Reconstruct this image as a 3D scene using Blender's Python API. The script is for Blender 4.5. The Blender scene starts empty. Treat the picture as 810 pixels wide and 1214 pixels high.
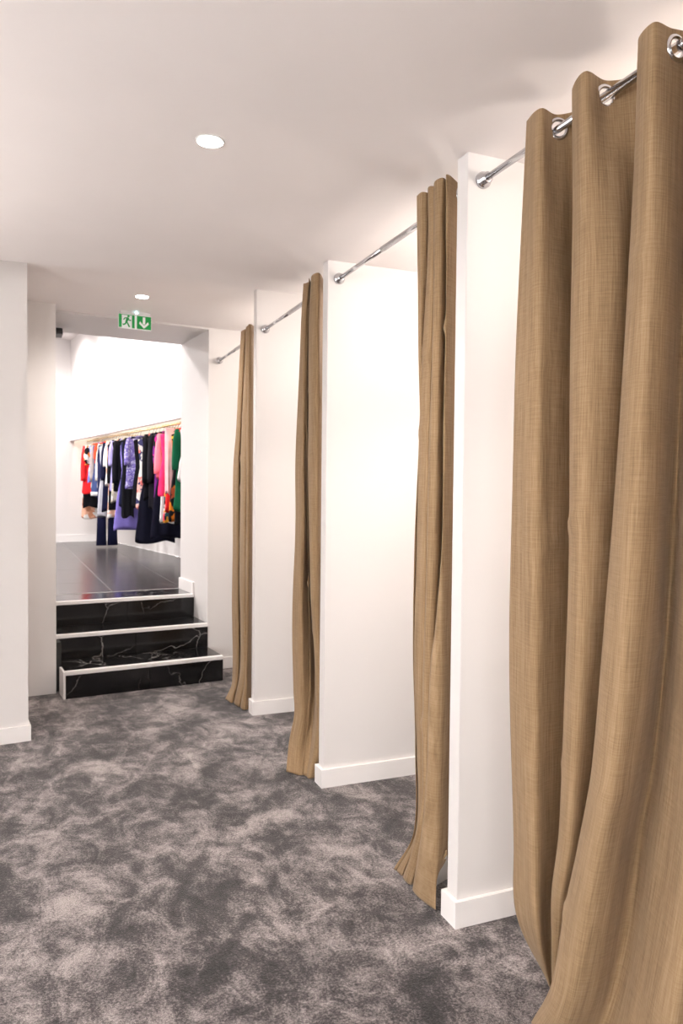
import bpy, bmesh, math, random
from mathutils import Vector, Matrix
random.seed(7)
sc = bpy.context.scene
COL = sc.collection
sin, cos, pi = math.sin, math.cos, math.pi

# ------------------------------------------------------------------ camera
CAM_H = 1.45
F_PX, PITCH, ROLL, YAW = 891.2, 0.0297, 0.0100, 0.3875
cd = bpy.data.cameras.new('camera'); cam = bpy.data.objects.new('camera', cd); COL.objects.link(cam)
cd.sensor_fit = 'VERTICAL'; cd.sensor_height = 36.0; cd.lens = F_PX / 1214 * 36.0
cd.clip_start = .05; cd.clip_end = 60
fw = Vector((sin(YAW)*cos(PITCH), cos(YAW)*cos(PITCH), -sin(PITCH)))
rt = Vector((cos(YAW), -sin(YAW), 0)); up = rt.cross(fw)
r2 = cos(ROLL)*rt + sin(ROLL)*up; u2 = -sin(ROLL)*rt + cos(ROLL)*up
M = Matrix((( r2.x, u2.x, -fw.x, 0), (r2.y, u2.y, -fw.y, 0), (r2.z, u2.z, -fw.z, CAM_H), (0, 0, 0, 1)))
cam.matrix_world = M
cd.dof.use_dof = True; cd.dof.focus_distance = 2.4; cd.dof.aperture_fstop = 6.3
sc.camera = cam

# ------------------------------------------------------------------ world, exposure
w = bpy.data.worlds.new('world'); sc.world = w; w.use_nodes = True
w.node_tree.nodes['Background'].inputs[0].default_value = (1.0, .96, .95, 1)
w.node_tree.nodes['Background'].inputs[1].default_value = 9.5
sc.view_settings.view_transform = 'Standard'; sc.view_settings.look = 'None'
sc.view_settings.exposure = 0.0; sc.view_settings.gamma = 1.0
sc.view_settings.use_curve_mapping = False

# ------------------------------------------------------------------ lamps (their fixtures are built further down)
DOWNLIGHTS = [(.514, 2.389, 2.546, 50, 'main'), (.37, -.37, 2.546, 45, 'main'), (-1.2, 1.6, 2.546, 45, 'main'), (-1.2, -1.2, 2.546, 45, 'main'), (.659, 5.146, 2.715, 95, 'hall'),
              (1.88, 1.45, 2.546, 120, 'booth'), (1.88, 2.72, 2.546, 120, 'booth'), (1.88, 3.95, 2.546, 110, 'booth'), (1.88, 5.24, 2.715, 100, 'booth')]
def spot(x, y, z, watts, size, color, rad=.04, aim=None):
    l = bpy.data.lights.new('spot_lamp', 'SPOT'); l.energy = watts; l.spot_size = size; l.spot_blend = 1.0
    l.shadow_soft_size = rad; l.color = color
    o = bpy.data.objects.new('spot_lamp', l); COL.objects.link(o); o.location = (x, y, z)
    if aim: o.rotation_euler = (Vector(aim) - Vector((x, y, z))).to_track_quat('-Z', 'Y').to_euler()
    return o
WARM = (1.0, .89, .78); NEUT = (1.0, .93, .87)
for (x, y, z, wt, k) in DOWNLIGHTS:
    if k == 'booth':                       # globe lamp: light all round
        l = bpy.data.lights.new('globe_lamp', 'POINT'); l.energy = wt*.10; l.shadow_soft_size = .06; l.color = WARM
        o = bpy.data.objects.new('globe_lamp', l); COL.objects.link(o); o.location = (x, y, z - .22)
    spot(x, y, z - (.24 if k == 'booth' else .02), wt*(.50 if k == 'booth' else 1), 2.1 if k == 'booth' else 2.75, WARM if k == 'booth' else NEUT)
TH = .1172; UH = .18
def T(a, b, z=0): return Vector((cos(TH)*a - sin(TH)*b, sin(TH)*a + cos(TH)*b, z))     # entrance frame
def U(a, b, z=0): return Vector((cos(UH)*a - sin(UH)*b, sin(UH)*a + cos(UH)*b, z))     # shop frame
PANELS = [(1.1, 8.2), (1.1, 10.6), (-.6, 8.2), (-.6, 10.6)]
for (a, b) in PANELS:
    l = bpy.data.lights.new('panel_lamp', 'AREA'); l.shape = 'SQUARE'; l.size = .58; l.energy = 48; l.color = (1, .97, .96)
    o = bpy.data.objects.new('panel_lamp', l); COL.objects.link(o); o.location = U(a, b, 3.765); o.rotation_euler = (0, 0, UH)
WASH = [(2.15, 7.6), (2.15, 9.0), (2.15, 10.4), (2.15, 11.7)]
for (a, b) in WASH:
    p = U(a, b, 3.74); spot(p.x, p.y, p.z, 150, 2.1, (1, .95, .93), .05, U(2.83, b, 2.6))

ADDED_UPLIGHTS = [(-1.5, .3), (-1.5, 2.9)]  # unseen floor uplights added to brighten the ceiling
for (x, y) in ADDED_UPLIGHTS:
    o = spot(x, y, 1.36, 150, 2.75, (1, .93, .87), .08, (x, y, 3.0))

# ------------------------------------------------------------------ materials
def newmat(name):
    m = bpy.data.materials.new(name); m.use_nodes = True
    nt = m.node_tree; b = nt.nodes['Principled BSDF']; return m, nt, b
def N(nt, t, **kw):
    n = nt.nodes.new(t)
    for k, v in kw.items():
        if k in n.inputs: n.inputs[k].default_value = v
        else: setattr(n, k, v)
    return n
def ramp(nt, stops, interp='LINEAR'):
    n = nt.nodes.new('ShaderNodeValToRGB'); cr = n.color_ramp; cr.interpolation = interp
    while len(cr.elements) > 1: cr.elements.remove(cr.elements[0])
    cr.elements[0].position = stops[0][0]; cr.elements[0].color = (*stops[0][1], 1)
    for p, c in stops[1:]:
        e = cr.elements.new(p); e.color = (*c, 1)
    return n
def s2l(r, g, b): return tuple(((v/255+.055)/1.055)**2.4 if v > 10 else v/255/12.92 for v in (r, g, b))
def plain(name, col, rough=.5, metal=0, bump=0, bscale=200, var=0, vscale=4, spec=.5):
    m, nt, b = newmat(name)
    b.inputs['Base Color'].default_value = (*col, 1); b.inputs['Roughness'].default_value = rough
    b.inputs['Metallic'].default_value = metal; b.inputs['Specular IOR Level'].default_value = spec
    tc = N(nt, 'ShaderNodeTexCoord')
    if var:
        n = N(nt, 'ShaderNodeTexNoise', Scale=vscale, Detail=4.0); nt.links.new(tc.outputs['Object'], n.inputs['Vector'])
        r = ramp(nt, [(.3, tuple(c*(1-var) for c in col)), (.7, tuple(min(1, c*(1+var)) for c in col))])
        nt.links.new(n.outputs['Fac'], r.inputs[0]); nt.links.new(r.outputs[0], b.inputs['Base Color'])
    if bump:
        n = N(nt, 'ShaderNodeTexNoise', Scale=bscale, Detail=3.0); nt.links.new(tc.outputs['Object'], n.inputs['Vector'])
        bp = N(nt, 'ShaderNodeBump', Strength=bump, Distance=.002); nt.links.new(n.outputs['Fac'], bp.inputs['Height'])
        nt.links.new(bp.outputs[0], b.inputs['Normal'])
    return m
WALL = plain('wall_paint', (.73, .70, .69), .55, bump=.06, bscale=160, var=.012, vscale=1.5)
CEIL = plain('ceiling_paint', (.86, .81, .80), .7, bump=.05, bscale=120, var=.01)
TRIM = plain('trim_paint', (.84, .81, .80), .35)
WHITE = plain('white_plastic', (.82, .82, .82), .35)
CHROME = plain('chrome', (.62, .62, .64), .16, 1.0)
BRASS = plain('brushed_brass', (.75, .58, .33), .3, 1.0)
NOSING = plain('nosing_metal', (.86, .84, .83), .32, .15)
BLACKP = plain('black_plastic', (.012, .012, .014), .4)
GROUT = plain('grout', (.03, .03, .03), .85)
GROUT2 = plain('pale_grout', (.40, .37, .37), .85)
GREEN = plain('sign_green', s2l(10, 160, 75), .4)

def carpet():
    m, nt, b = newmat('carpet_pile'); L = nt.links.new
    g = N(nt, 'ShaderNodeNewGeometry')
    big = N(nt, 'ShaderNodeTexNoise', Scale=2.9, Detail=9.0, Roughness=.72, Distortion=.45); L(g.outputs['Position'], big.inputs['Vector'])
    mid = N(nt, 'ShaderNodeTexNoise', Scale=9.5, Detail=8.0, Roughness=.72, Distortion=.8)
    mp = N(nt, 'ShaderNodeMapping'); mp.inputs['Rotation'].default_value = (0, 0, .5); mp.inputs['Scale'].default_value = (1.0, .62, 1)
    L(g.outputs['Position'], mp.inputs['Vector']); L(mp.outputs[0], mid.inputs['Vector'])
    fine = N(nt, 'ShaderNodeTexNoise', Scale=330.0, Detail=2.0); L(g.outputs['Position'], fine.inputs['Vector'])
    tuft = N(nt, 'ShaderNodeTexNoise', Scale=120.0, Detail=3.0, Roughness=.7); L(g.outputs['Position'], tuft.inputs['Vector'])
    a1 = N(nt, 'ShaderNodeMath', operation='MULTIPLY'); a1.inputs[1].default_value = .50; L(big.outputs['Fac'], a1.inputs[0])
    a2 = N(nt, 'ShaderNodeMath', operation='MULTIPLY_ADD'); a2.inputs[1].default_value = .40; L(mid.outputs['Fac'], a2.inputs[0]); L(a1.outputs[0], a2.inputs[2])
    a3 = N(nt, 'ShaderNodeMath', operation='MULTIPLY_ADD'); a3.inputs[1].default_value = .30; L(tuft.outputs['Fac'], a3.inputs[0]); L(a2.outputs[0], a3.inputs[2])
    r = ramp(nt, [(.50, s2l(30, 27, 28)), (.57, s2l(60, 55, 56)), (.615, s2l(106, 99, 99)), (.69, s2l(158, 149, 147))])
    L(a3.outputs[0], r.inputs[0])
    fr = ramp(nt, [(.32, (.25, .25, .25)), (.64, (1.65, 1.65, 1.65))]); L(fine.outputs['Fac'], fr.inputs[0])
    mx = N(nt, 'ShaderNodeMix', data_type='RGBA', blend_type='MULTIPLY'); mx.inputs[0].default_value = .75
    L(r.outputs[0], mx.inputs[6]); L(fr.outputs[0], mx.inputs[7]); L(mx.outputs[2], b.inputs['Base Color'])
    b.inputs['Roughness'].default_value = .95; b.inputs['Specular IOR Level'].default_value = .1
    b.inputs['Sheen Weight'].default_value = .25; b.inputs['Sheen Roughness'].default_value = .5
    ad = N(nt, 'ShaderNodeMath', operation='MULTIPLY_ADD'); ad.inputs[1].default_value = .5; L(fine.outputs['Fac'], ad.inputs[0]); L(a3.outputs[0], ad.inputs[2])
    bp = N(nt, 'ShaderNodeBump', Strength=.55, Distance=.012); L(ad.outputs[0], bp.inputs['Height']); L(bp.outputs[0], b.inputs['Normal'])
    return m
CARPET = carpet()

def marble(name, base, vein, rough, vs=1.7, amount=.012):
    m, nt, b = newmat(name); L = nt.links.new
    g = N(nt, 'ShaderNodeNewGeometry')
    oi = N(nt, 'ShaderNodeObjectInfo')
    ad = N(nt, 'ShaderNodeVectorMath', operation='ADD'); L(g.outputs['Position'], ad.inputs[0])
    sc_ = N(nt, 'ShaderNodeVectorMath', operation='SCALE'); sc_.inputs['Scale'].default_value = 9.0
    cx = N(nt, 'ShaderNodeCombineXYZ'); L(oi.outputs['Random'], cx.inputs[0]); L(oi.outputs['Random'], cx.inputs[1]); L(cx.outputs[0], sc_.inputs[0]); L(sc_.outputs[0], ad.inputs[1])
    dn = N(nt, 'ShaderNodeTexNoise', Scale=3.5, Detail=5.0, Roughness=.6); L(ad.outputs[0], dn.inputs['Vector'])
    dm = N(nt, 'ShaderNodeMix', data_type='RGBA'); dm.inputs[0].default_value = .22; L(ad.outputs[0], dm.inputs[6]); L(dn.outputs['Color'], dm.inputs[7])
    mp = N(nt, 'ShaderNodeMapping'); mp.inputs['Rotation'].default_value = (.3, .6, .4); mp.inputs['Scale'].default_value = (1, .45, 1.3); L(dm.outputs[2], mp.inputs['Vector'])
    n = N(nt, 'ShaderNodeTexVoronoi', feature='DISTANCE_TO_EDGE', Scale=vs*2); L(mp.outputs[0], n.inputs['Vector'])
    r = ramp(nt, [(0, (1, 1, 1)), (amount, (.25, .25, .25)), (amount*2.2, (0, 0, 0))]); L(n.outputs['Distance'], r.inputs[0])
    n2 = N(nt, 'ShaderNodeTexNoise', Scale=1.3, Detail=2.0); L(ad.outputs[0], n2.inputs['Vector'])
    r2_ = ramp(nt, [(.40, (0, 0, 0)), (.68, (1, 1, 1))]); L(n2.outputs['Fac'], r2_.inputs[0])
    mu = N(nt, 'ShaderNodeMath', operation='MULTIPLY'); L(r.outputs[0], mu.inputs[0]); L(r2_.outputs[0], mu.inputs[1])
    mx = N(nt, 'ShaderNodeMix', data_type='RGBA'); L(mu.outputs[0], mx.inputs[0]); mx.inputs[6].default_value = (*base, 1); mx.inputs[7].default_value = (*vein, 1)
    L(mx.outputs[2], b.inputs['Base Color']); b.inputs['Roughness'].default_value = rough
    return m
MARBLE = marble('black_marble', (.006, .006, .007), (.32, .30, .29), .14, 1.5, .006)
SLATE = marble('dark_stone_tile', (.040, .036, .037), (.22, .20, .20), .24, 2.2, .010)

def linen():
    m, nt, b = newmat('tan_linen'); L = nt.links.new
    uv = N(nt, 'ShaderNodeUVMap')
    def streak(sx, sy, det):
        mp = N(nt, 'ShaderNodeMapping'); mp.inputs['Scale'].default_value = (sx, sy, 1); L(uv.outputs[0], mp.inputs['Vector'])
        n = N(nt, 'ShaderNodeTexNoise', Scale=1.0, Detail=det, Roughness=.7); L(mp.outputs[0], n.inputs['Vector']); return n
    v = streak(300, 7, 4.0); hz = streak(12, 380, 3.0); big = streak(40, 1.2, 2.0)
    s = N(nt, 'ShaderNodeMath', operation='ADD'); hs = N(nt, 'ShaderNodeMath', operation='MULTIPLY_ADD'); hs.inputs[1].default_value = .55; hs.inputs[2].default_value = .225; L(hz.outputs['Fac'], hs.inputs[0]); L(v.outputs['Fac'], s.inputs[0]); L(hs.outputs[0], s.inputs[1])
    s2 = N(nt, 'ShaderNodeMath', operation='MULTIPLY_ADD'); s2.inputs[1].default_value = .5; L(big.outputs['Fac'], s2.inputs[0]); L(s.outputs[0], s2.inputs[2])
    dv = N(nt, 'ShaderNodeMath', operation='MULTIPLY'); dv.inputs[1].default_value = .4; L(s2.outputs[0], dv.inputs[0])
    r = ramp(nt, [(.34, s2l(111, 88, 62)), (.50, s2l(155, 127, 95)), (.66, s2l(188, 160, 127))]); L(dv.outputs[0], r.inputs[0])
    L(r.outputs[0], b.inputs['Base Color']); b.inputs['Roughness'].default_value = .8; b.inputs['Specular IOR Level'].default_value = .2
    b.inputs['Sheen Weight'].default_value = .12
    cr = streak(5, 4, 4.0)
    c2 = N(nt, 'ShaderNodeMath', operation='MULTIPLY_ADD'); c2.inputs[1].default_value = .06; L(dv.outputs[0], c2.inputs[0]); L(cr.outputs['Fac'], c2.inputs[2])
    bp = N(nt, 'ShaderNodeBump', Strength=.35, Distance=.02); L(c2.outputs[0], bp.inputs['Height']); L(bp.outputs[0], b.inputs['Normal'])
    tr = N(nt, 'ShaderNodeBsdfTranslucent'); L(r.outputs[0], tr.inputs['Color'])
    ms = N(nt, 'ShaderNodeMixShader'); ms.inputs[0].default_value = .12
    L(b.outputs[0], ms.inputs[1]); L(tr.outputs[0], ms.inputs[2]); L(ms.outputs[0], nt.nodes['Material Output'].inputs['Surface'])
    return m
LINEN = linen()
LINING = plain('white_lining', (.75, .73, .70), .8, var=.03)
def glowmat(name, col, st):
    m, nt, b = newmat(name); b.inputs['Base Color'].default_value = (.8, .8, .8, 1)
    b.inputs['Emission Color'].default_value = (*col, 1); b.inputs['Emission Strength'].default_value = st; return m
LENS = glowmat('lamp_lens', (1, .97, .94), 40.0)
SIGNW = glowmat('sign_white', (.95, 1, .97), .12)
LED = glowmat('indicator_led', (.55, .95, 1.0), 14.0)
def glass():
    m, nt, b = newmat('clear_glass'); b.inputs['Transmission Weight'].default_value = 1; b.inputs['Roughness'].default_value = 0
    b.inputs['Base Color'].default_value = (.97, 1, .99, 1); b.inputs['IOR'].default_value = 1.45
    return m
GLASS = glass()
def cloth(name, col, var=.12): return plain(name, col, .85, bump=.2, bscale=90, var=var, vscale=9, spec=.15)
def printed(name, stops, scale):
    m, nt, b = newmat(name); L = nt.links.new
    tc = N(nt, 'ShaderNodeTexCoord'); v = N(nt, 'ShaderNodeTexVoronoi', Scale=scale, Randomness=1.0)
    n = N(nt, 'ShaderNodeTexNoise', Scale=scale*.6, Detail=2.0); L(tc.outputs['Object'], n.inputs['Vector'])
    mxv = N(nt, 'ShaderNodeMix', data_type='RGBA'); mxv.inputs[0].default_value = .12; L(tc.outputs['Object'], mxv.inputs[6]); L(n.outputs['Color'], mxv.inputs[7])
    L(mxv.outputs[2], v.inputs['Vector'])
    sx = N(nt, 'ShaderNodeSeparateColor'); L(v.outputs['Color'], sx.inputs[0])
    r = ramp(nt, stops, 'CONSTANT'); L(sx.outputs[0], r.inputs[0]); L(r.outputs[0], b.inputs['Base Color'])
    b.inputs['Roughness'].default_value = .85; b.inputs['Specular IOR Level'].default_value = .15
    return m
W_, K_ = (.75, .72, .70), (.012, .011, .014)
FAB = {
 'black': cloth('black_cloth', (.005, .005, .008)), 'midnight': cloth('midnight_cloth', (.005, .005, .015)), 'charcoal': cloth('charcoal_cloth', (.012, .011, .016)),
 'navy': cloth('navy_cloth', (.014, .016, .055)), 'ink': cloth('ink_cloth', (.008, .009, .035)), 'denim': cloth('denim_cloth', (.06, .085, .22)),
 'red': cloth('red_cloth', (.85, .025, .03)), 'vermilion': cloth('vermilion_cloth', (.85, .07, .03)), 'taupe': cloth('taupe_cloth', (.42, .36, .36)),
 'cream': cloth('cream_cloth', (.70, .66, .62), .05), 'pale_grey': cloth('pale_grey_cloth', (.50, .50, .56), .15), 'white': cloth('white_cloth', (.78, .76, .78), .04),
 'lavender': cloth('lavender_cloth', (.40, .36, .70), .15), 'lilac': cloth('lilac_cloth', (.21, .17, .52)), 'coral': cloth('coral_cloth', (.90, .22, .28)),
 'hot_pink': cloth('hot_pink_cloth', (.88, .045, .20)), 'pale_pink': cloth('pale_pink_cloth', (.88, .55, .58), .1), 'green': cloth('green_cloth', (.006, .11, .05)),
 'brown_print': printed('brown_print', [(0, (.55, .25, .15)), (.3, W_), (.5, (.75, .42, .30)), (.7, K_), (.85, (.3, .08, .05))], 16),
 'mono_print': printed('mono_print', [(0, W_), (.35, K_), (.65, (.80, .22, .05)), (.85, (.75, .55, .35))], 13),
 'blue_print': printed('blue_print', [(0, (.18, .22, .62)), (.4, W_), (.6, (.35, .40, .75))], 22),
 'peach_print': printed('peach_print', [(0, (.80, .48, .36)), (.5, (.75, .25, .25)), (.7, W_)], 14),
 'beige_print': printed('beige_print', [(0, (.62, .57, .45)), (.5, (.45, .42, .34)), (.75, W_)], 25),
 'violet_print': printed('violet_print', [(0, (.13, .10, .36)), (.5, (.22, .18, .52)), (.76, (.5, .48, .7))], 48),
 'floral_print': printed('floral_print', [(0, W_), (.38, (.78, .20, .18)), (.56, (.05, .05, .14)), (.8, (.75, .45, .40))], 17),
 'magenta_print': printed('magenta_print', [(0, (.16, .02, .20)), (.45, (.50, .02, .25)), (.65, K_)], 14),
 'multi_print': printed('multi_print', [(0, (.75, .35, .03)), (.25, (.8, .06, .12)), (.45, W_), (.6, (.03, .10, .12)), (.8, K_)], 18),
 'dark_floral': printed('dark_floral', [(0, K_), (.55, (.80, .22, .02)), (.68, (.82, .50, .05)), (.78, (.55, .10, .04)), (.85, K_)], 16),
}

# ------------------------------------------------------------------ mesh helpers
class MB:
    def __init__(s): s.v = []; s.f = []; s.uv = []
    def quad(s, *ps):
        i = len(s.v); s.v += [tuple(p) for p in ps]; s.f.append(tuple(range(i, i+len(ps))))
    def box(s, x0, x1, y0, y1, z0, z1, fr=None):
        P = [Vector((x, y, z)) for z in (z0, z1) for y in (y0, y1) for x in (x0, x1)]
        if fr: P = [fr(p.x, p.y, p.z) for p in P]
        i = len(s.v); s.v += [tuple(p) for p in P]
        for f in ((0, 2, 3, 1), (4, 5, 7, 6), (0, 1, 5, 4), (2, 6, 7, 3), (0, 4, 6, 2), (1, 3, 7, 5)): s.f.append(tuple(i+k for k in f))
        return s
    def tube(s, pts, r, n=12, cap=True):
        rr = r if isinstance(r, (list, tuple)) else [r]*len(pts); pts = [Vector(p) for p in pts]; base = len(s.v)
        up_ = Vector((0, 0, 1))
        for k, p in enumerate(pts):
            t = (pts[min(k+1, len(pts)-1)] - pts[max(k-1, 0)]).normalized()
            u = t.cross(up_ if abs(t.z) < .95 else Vector((1, 0, 0))).normalized(); v = t.cross(u)
            for j in range(n):
                a = 2*pi*j/n; s.v.append(tuple(p + rr[k]*(cos(a)*u + sin(a)*v)))
        for k in range(len(pts)-1):
            for j in range(n): s.f.append((base+k*n+j, base+k*n+(j+1) % n, base+(k+1)*n+(j+1) % n, base+(k+1)*n+j))
        if cap:
            s.f.append(tuple(base+j for j in range(n))[::-1]); s.f.append(tuple(base+(len(pts)-1)*n+j for j in range(n)))
        return s
    def ring(s, c, nrm, prof, n=28):      # prof: closed list of (radius, height along nrm)
        c = Vector(c); nrm = Vector(nrm).normalized(); u = nrm.orthogonal().normalized(); v = nrm.cross(u); base = len(s.v); m = len(prof)
        for j in range(n):
            a = 2*pi*j/n; d = cos(a)*u + sin(a)*v
            for (r, hh) in prof: s.v.append(tuple(c + r*d + hh*nrm))
        for j in range(n):
            for k in range(m): s.f.append((base+j*m+k, base+((j+1) % n)*m+k, base+((j+1) % n)*m+(k+1) % m, base+j*m+(k+1) % m))
        return s
    def build(s, name, mat, parent=None, smooth=False, bevel=0, loc=None, recalc=True):
        me = bpy.data.meshes.new(name); me.from_pydata(s.v, [], s.f)
        if s.uv:
            ul = me.uv_layers.new(name='UVMap')
            for lp in me.loops: ul.data[lp.index].uv = s.uv[lp.vertex_index]
        if recalc or bevel:
            bm = bmesh.new(); bm.from_mesh(me); bmesh.ops.recalc_face_normals(bm, faces=bm.faces)
            if bevel:
                bmesh.ops.bevel(bm, geom=[e for e in bm.edges], offset=bevel, segments=2, affect='EDGES', clamp_overlap=True)
            bm.to_mesh(me); bm.free()
        if smooth: me.shade_smooth()
        me.materials.append(mat)
        o = bpy.data.objects.new(name, me); COL.objects.link(o)
        if parent: o.parent = parent
        return o
def tag(o, label=None, cat=None, group=None, kind=None):
    if label: o['label'] = label
    if cat: o['category'] = cat
    if group: o['group'] = group
    if kind: o['kind'] = kind
    return o
def empty(name, loc=(0, 0, 0), rz=0):
    o = bpy.data.objects.new(name, None); COL.objects.link(o); o.location = loc; o.rotation_euler = (0, 0, rz); o.empty_display_size = .1; return o
def struct(name, mb, mat, label, bevel=0):
    o = mb.build(name, mat, bevel=bevel); return tag(o, label, None, None, 'structure')
# ------------------------------------------------------------------ the setting
HC, H2, ZF = 2.546, 2.715, .5682
XR, PT, HB, E_ = 1.2988, .0651, .089, .015
PY = [.877, 2.1295, 3.3832, 4.6333]
XB = 2.45
struct('floor', MB().box(-3.2, 2.6, -3.2, 6.3, -.1, 0), CARPET, 'mottled grey brushed carpet of the fitting room corridor')
cw = MB().box(-3.2, 2.6, -3.2, 4.034, HC, 2.90)
struct('ceiling', cw, CEIL, 'plain off-white ceiling over the fitting rooms')
struct('ceiling_hall', MB().box(-1.5, 2.6, 4.034, 6.35, H2, 2.90), CEIL, 'higher off-white ceiling in front of the black steps')
struct('wall_back', MB().box(-3.2, -2.6, -3.2, -3.0, 0, HC).box(-.17, 2.6, -3.2, -3.0, 0, HC).box(-2.6, -.17, -3.2, -3.0, 2.5, HC).box(-2.6, -.17, -3.2, -3.0, 0, .12), WALL, 'white back wall of the corridor, behind the viewer')
win = empty('added_window_2', (0, -3.1, 0)); tag(win, 'large unseen shop window added to the back wall behind the viewer for fill light', None, None, 'structure')  # unseen opening added so the world light fills the corridor
fr_ = MB()
for x in (-2.6, -1.43, -.23): fr_.box(x, x+.06, -.05, .05, .12, 2.5)
fr_.box(-2.6, -.17, -.05, .05, .12, .18); fr_.box(-2.6, -.17, -.05, .05, 2.44, 2.5)
fr_.build('window_frame', TRIM, win)
for x in (-2.54, -1.37): MB().box(x, x+1.11, -.006, .006, .18, 2.44).build('pane', GLASS, win)
win2 = empty('added_window_1', (-3.1, 0, 0)); tag(win2, 'large unseen shop window added to the side wall left of the viewer for daylight', None, None, 'structure')  # unseen side opening added to bring daylight onto ceiling and curtains
f2 = MB()
for y in (-2.2, -.83, .57, 1.94): f2.box(-.05, .05, y, y+.06, .12, 2.46)
f2.box(-.05, .05, -2.2, 2.0, .12, .18); f2.box(-.05, .05, -2.2, 2.0, 2.40, 2.46)
f2.build('window_frame', TRIM, win2)
for y in (-2.14, -.77, .63): MB().box(-.006, .006, y, y+1.31, .18, 2.40).build('pane', GLASS, win2)
struct('wall_far_left', MB().box(-3.2, -3.0, -3.0, -2.2, 0, HC).box(-3.2, -3.0, 2.0, 5.2, 0, HC).box(-3.2, -3.0, -2.2, 2.0, 2.46, HC).box(-3.2, -3.0, -2.2, 2.0, 0, .12), WALL, 'white side wall of the corridor, left of the frame')
struct('wall_right', MB().box(XR, XB, -3.0, PY[0]-.0, 0, HC), WALL, 'white wall before the first fitting room')
struct('wall_booths', MB().box(XB, 2.6, PY[0], 6.3, 0, H2), WALL, 'white rear wall of the fitting rooms')
PL = ['white partition between the first and second fitting rooms', 'white partition between the second and third fitting rooms', 'white partition between the third and fourth fitting rooms']
for k, y in enumerate(PY[1:]):
    top = HC if k < 2 else H2
    struct('wall_partition', MB().box(XR, XB, y, y+PT, 0, top), WALL, PL[k], .0015)
    b = MB()
    b.box(XR-E_, XB, y-E_, y, 0, HB); b.box(XR-E_, XB, y+PT, y+PT+E_, 0, HB); b.box(XR-E_, XR, y, y+PT, 0, HB)
    struct('baseboard_partition', b, TRIM, 'white baseboard wrapped around the ' + PL[k][6:], .0)
struct('wall_left', MB().box(-2.9, .502, 4.585, 5.545, 0, H2, T), WALL, 'white wall end at the left of the corridor', 0)
struct('baseboard_left', MB().box(-2.9, .515, 4.57, 4.585, 0, HB, T).box(.502, .515, 4.585, 5.545, 0, HB, T), TRIM, 'white baseboard along the wall end on the left')
# entrance wall with the opening for the steps
AL, AR, BF, BR = .822, 1.955, 5.73, 6.46
XJ = T(.79, 5.545).x
wl = MB(); q = [T(-2.9, 5.545), Vector((XJ, T(.79, 5.545).y, 0)), Vector((XJ, T(.90, BR).y, 0)), T(-2.9, BR)]
for zz in (0, 4.0): wl.v += [(p.x, p.y, zz) for p in q]
wl.f = [(3, 2, 1, 0), (4, 5, 6, 7)] + [(k, (k+1) % 4, (k+1) % 4+4, k+4) for k in range(4)]
struct('wall_entrance_left', wl, WALL, 'white wall left of the black steps')
mb = MB().box(AR, 3.6, BF, BR, 0, 4.0, T)
struct('wall_entrance_right', mb, WALL, 'white wall and jamb right of the black steps')
struct('wall_header', MB().box(.76, AR, BF, BR, 2.700, 4.0, T), WALL, 'white header over the steps')
b = MB(); b.box(AR-.013, AR, 6.075, BR+.012, ZF, ZF+.095, T)
b.box(AR, 3.3, BF-.013, BF, 0, HB, T)
struct('baseboard_right', b, TRIM, 'white baseboard beside the top step and right of the steps')

# upper shop room
EA, BA, FB = 2.826, 3.425, 12.54
struct('wall_shop_far', MB().box(-3.0, 4.0, FB, FB+.15, ZF, 3.95, U), WALL, 'white far wall of the upper shop')
struct('wall_shop_niche', MB().box(BA, BA+.15, 6.3, FB, ZF, 3.95, U), WALL, 'white rear wall of the clothes niche')
struct('wall_shop_upper', MB().box(EA, EA+.05, 6.62, FB, 2.185, 3.95, U), WALL, 'bright white wall face above the clothes niche')
struct('wall_shop_left', MB().box(-3.15, -3.0, 6.0, FB, ZF, 3.95, U), WALL, 'white left wall of the upper shop')
struct('ceiling_shop', MB().box(-3.1, 3.6, 5.9, FB, 3.80, 3.95, U), CEIL, 'white ceiling of the upper shop')
struct('baseboard_shop', MB().box(-3.0, BA, FB-.014, FB, ZF, ZF+.115, U), TRIM, 'white baseboard on the far wall of the upper shop')
struct('trim_1', MB().box(EA-.012, EA, 6.62, FB, 2.173, 2.188, U), plain('edge_profile', (.22, .17, .165), .5), 'thin metal profile along the lower edge of the wall over the clothes')
led = empty('led_strip', U(EA+.068, 9.58, 2.46), UH); tag(led, 'warm light strip fixed behind the wall face above the clothes, out of view', 'light strip')
MB().box(-.018, .015, -2.9, 2.9, -.010, 0).build('channel', WHITE, led); MB().box(-.010, .010, -2.88, 2.88, -.013, -.010).build('diffuser', glowmat('warm_strip', (1, .86, .66), 5.0), led)
for kk in range(3):
    l = bpy.data.lights.new('strip_lamp', 'AREA'); l.shape = 'RECTANGLE'; l.size = .02; l.size_y = 1.9; l.energy = 9; l.color = (1, .88, .70)
    o = bpy.data.objects.new('strip_lamp', l); COL.objects.link(o); o.location = U(EA+.07, 7.65+1.93*kk, 2.44); o.rotation_euler = (0, -.5, UH)
q = [T(-3.2, 6.472), T(2.9, 6.472), U(BA, 7.0), U(BA, FB), U(-3.0, FB)]
fm = MB(); n = len(q); fm.v = [(p.x, p.y, ZF-.004) for p in q] + [(p.x, p.y, ZF-.14) for p in q]
fm.f = [tuple(range(n)), tuple(range(2*n-1, n-1, -1))] + [(k, n+k, n+(k+1) % n, (k+1) % n) for k in range(n)]
fl = struct('floor_shop', fm, GROUT2, 'dark stone tile floor of the upper shop')
tile_me = None
TW, TL, RZ = .60, 1.20, .035
org = Vector((.58, 7.30, 0))
def tfr(a, b): return Vector((org.x + cos(RZ)*a - sin(RZ)*b, org.y + sin(RZ)*a + cos(RZ)*b, 0))
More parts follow.
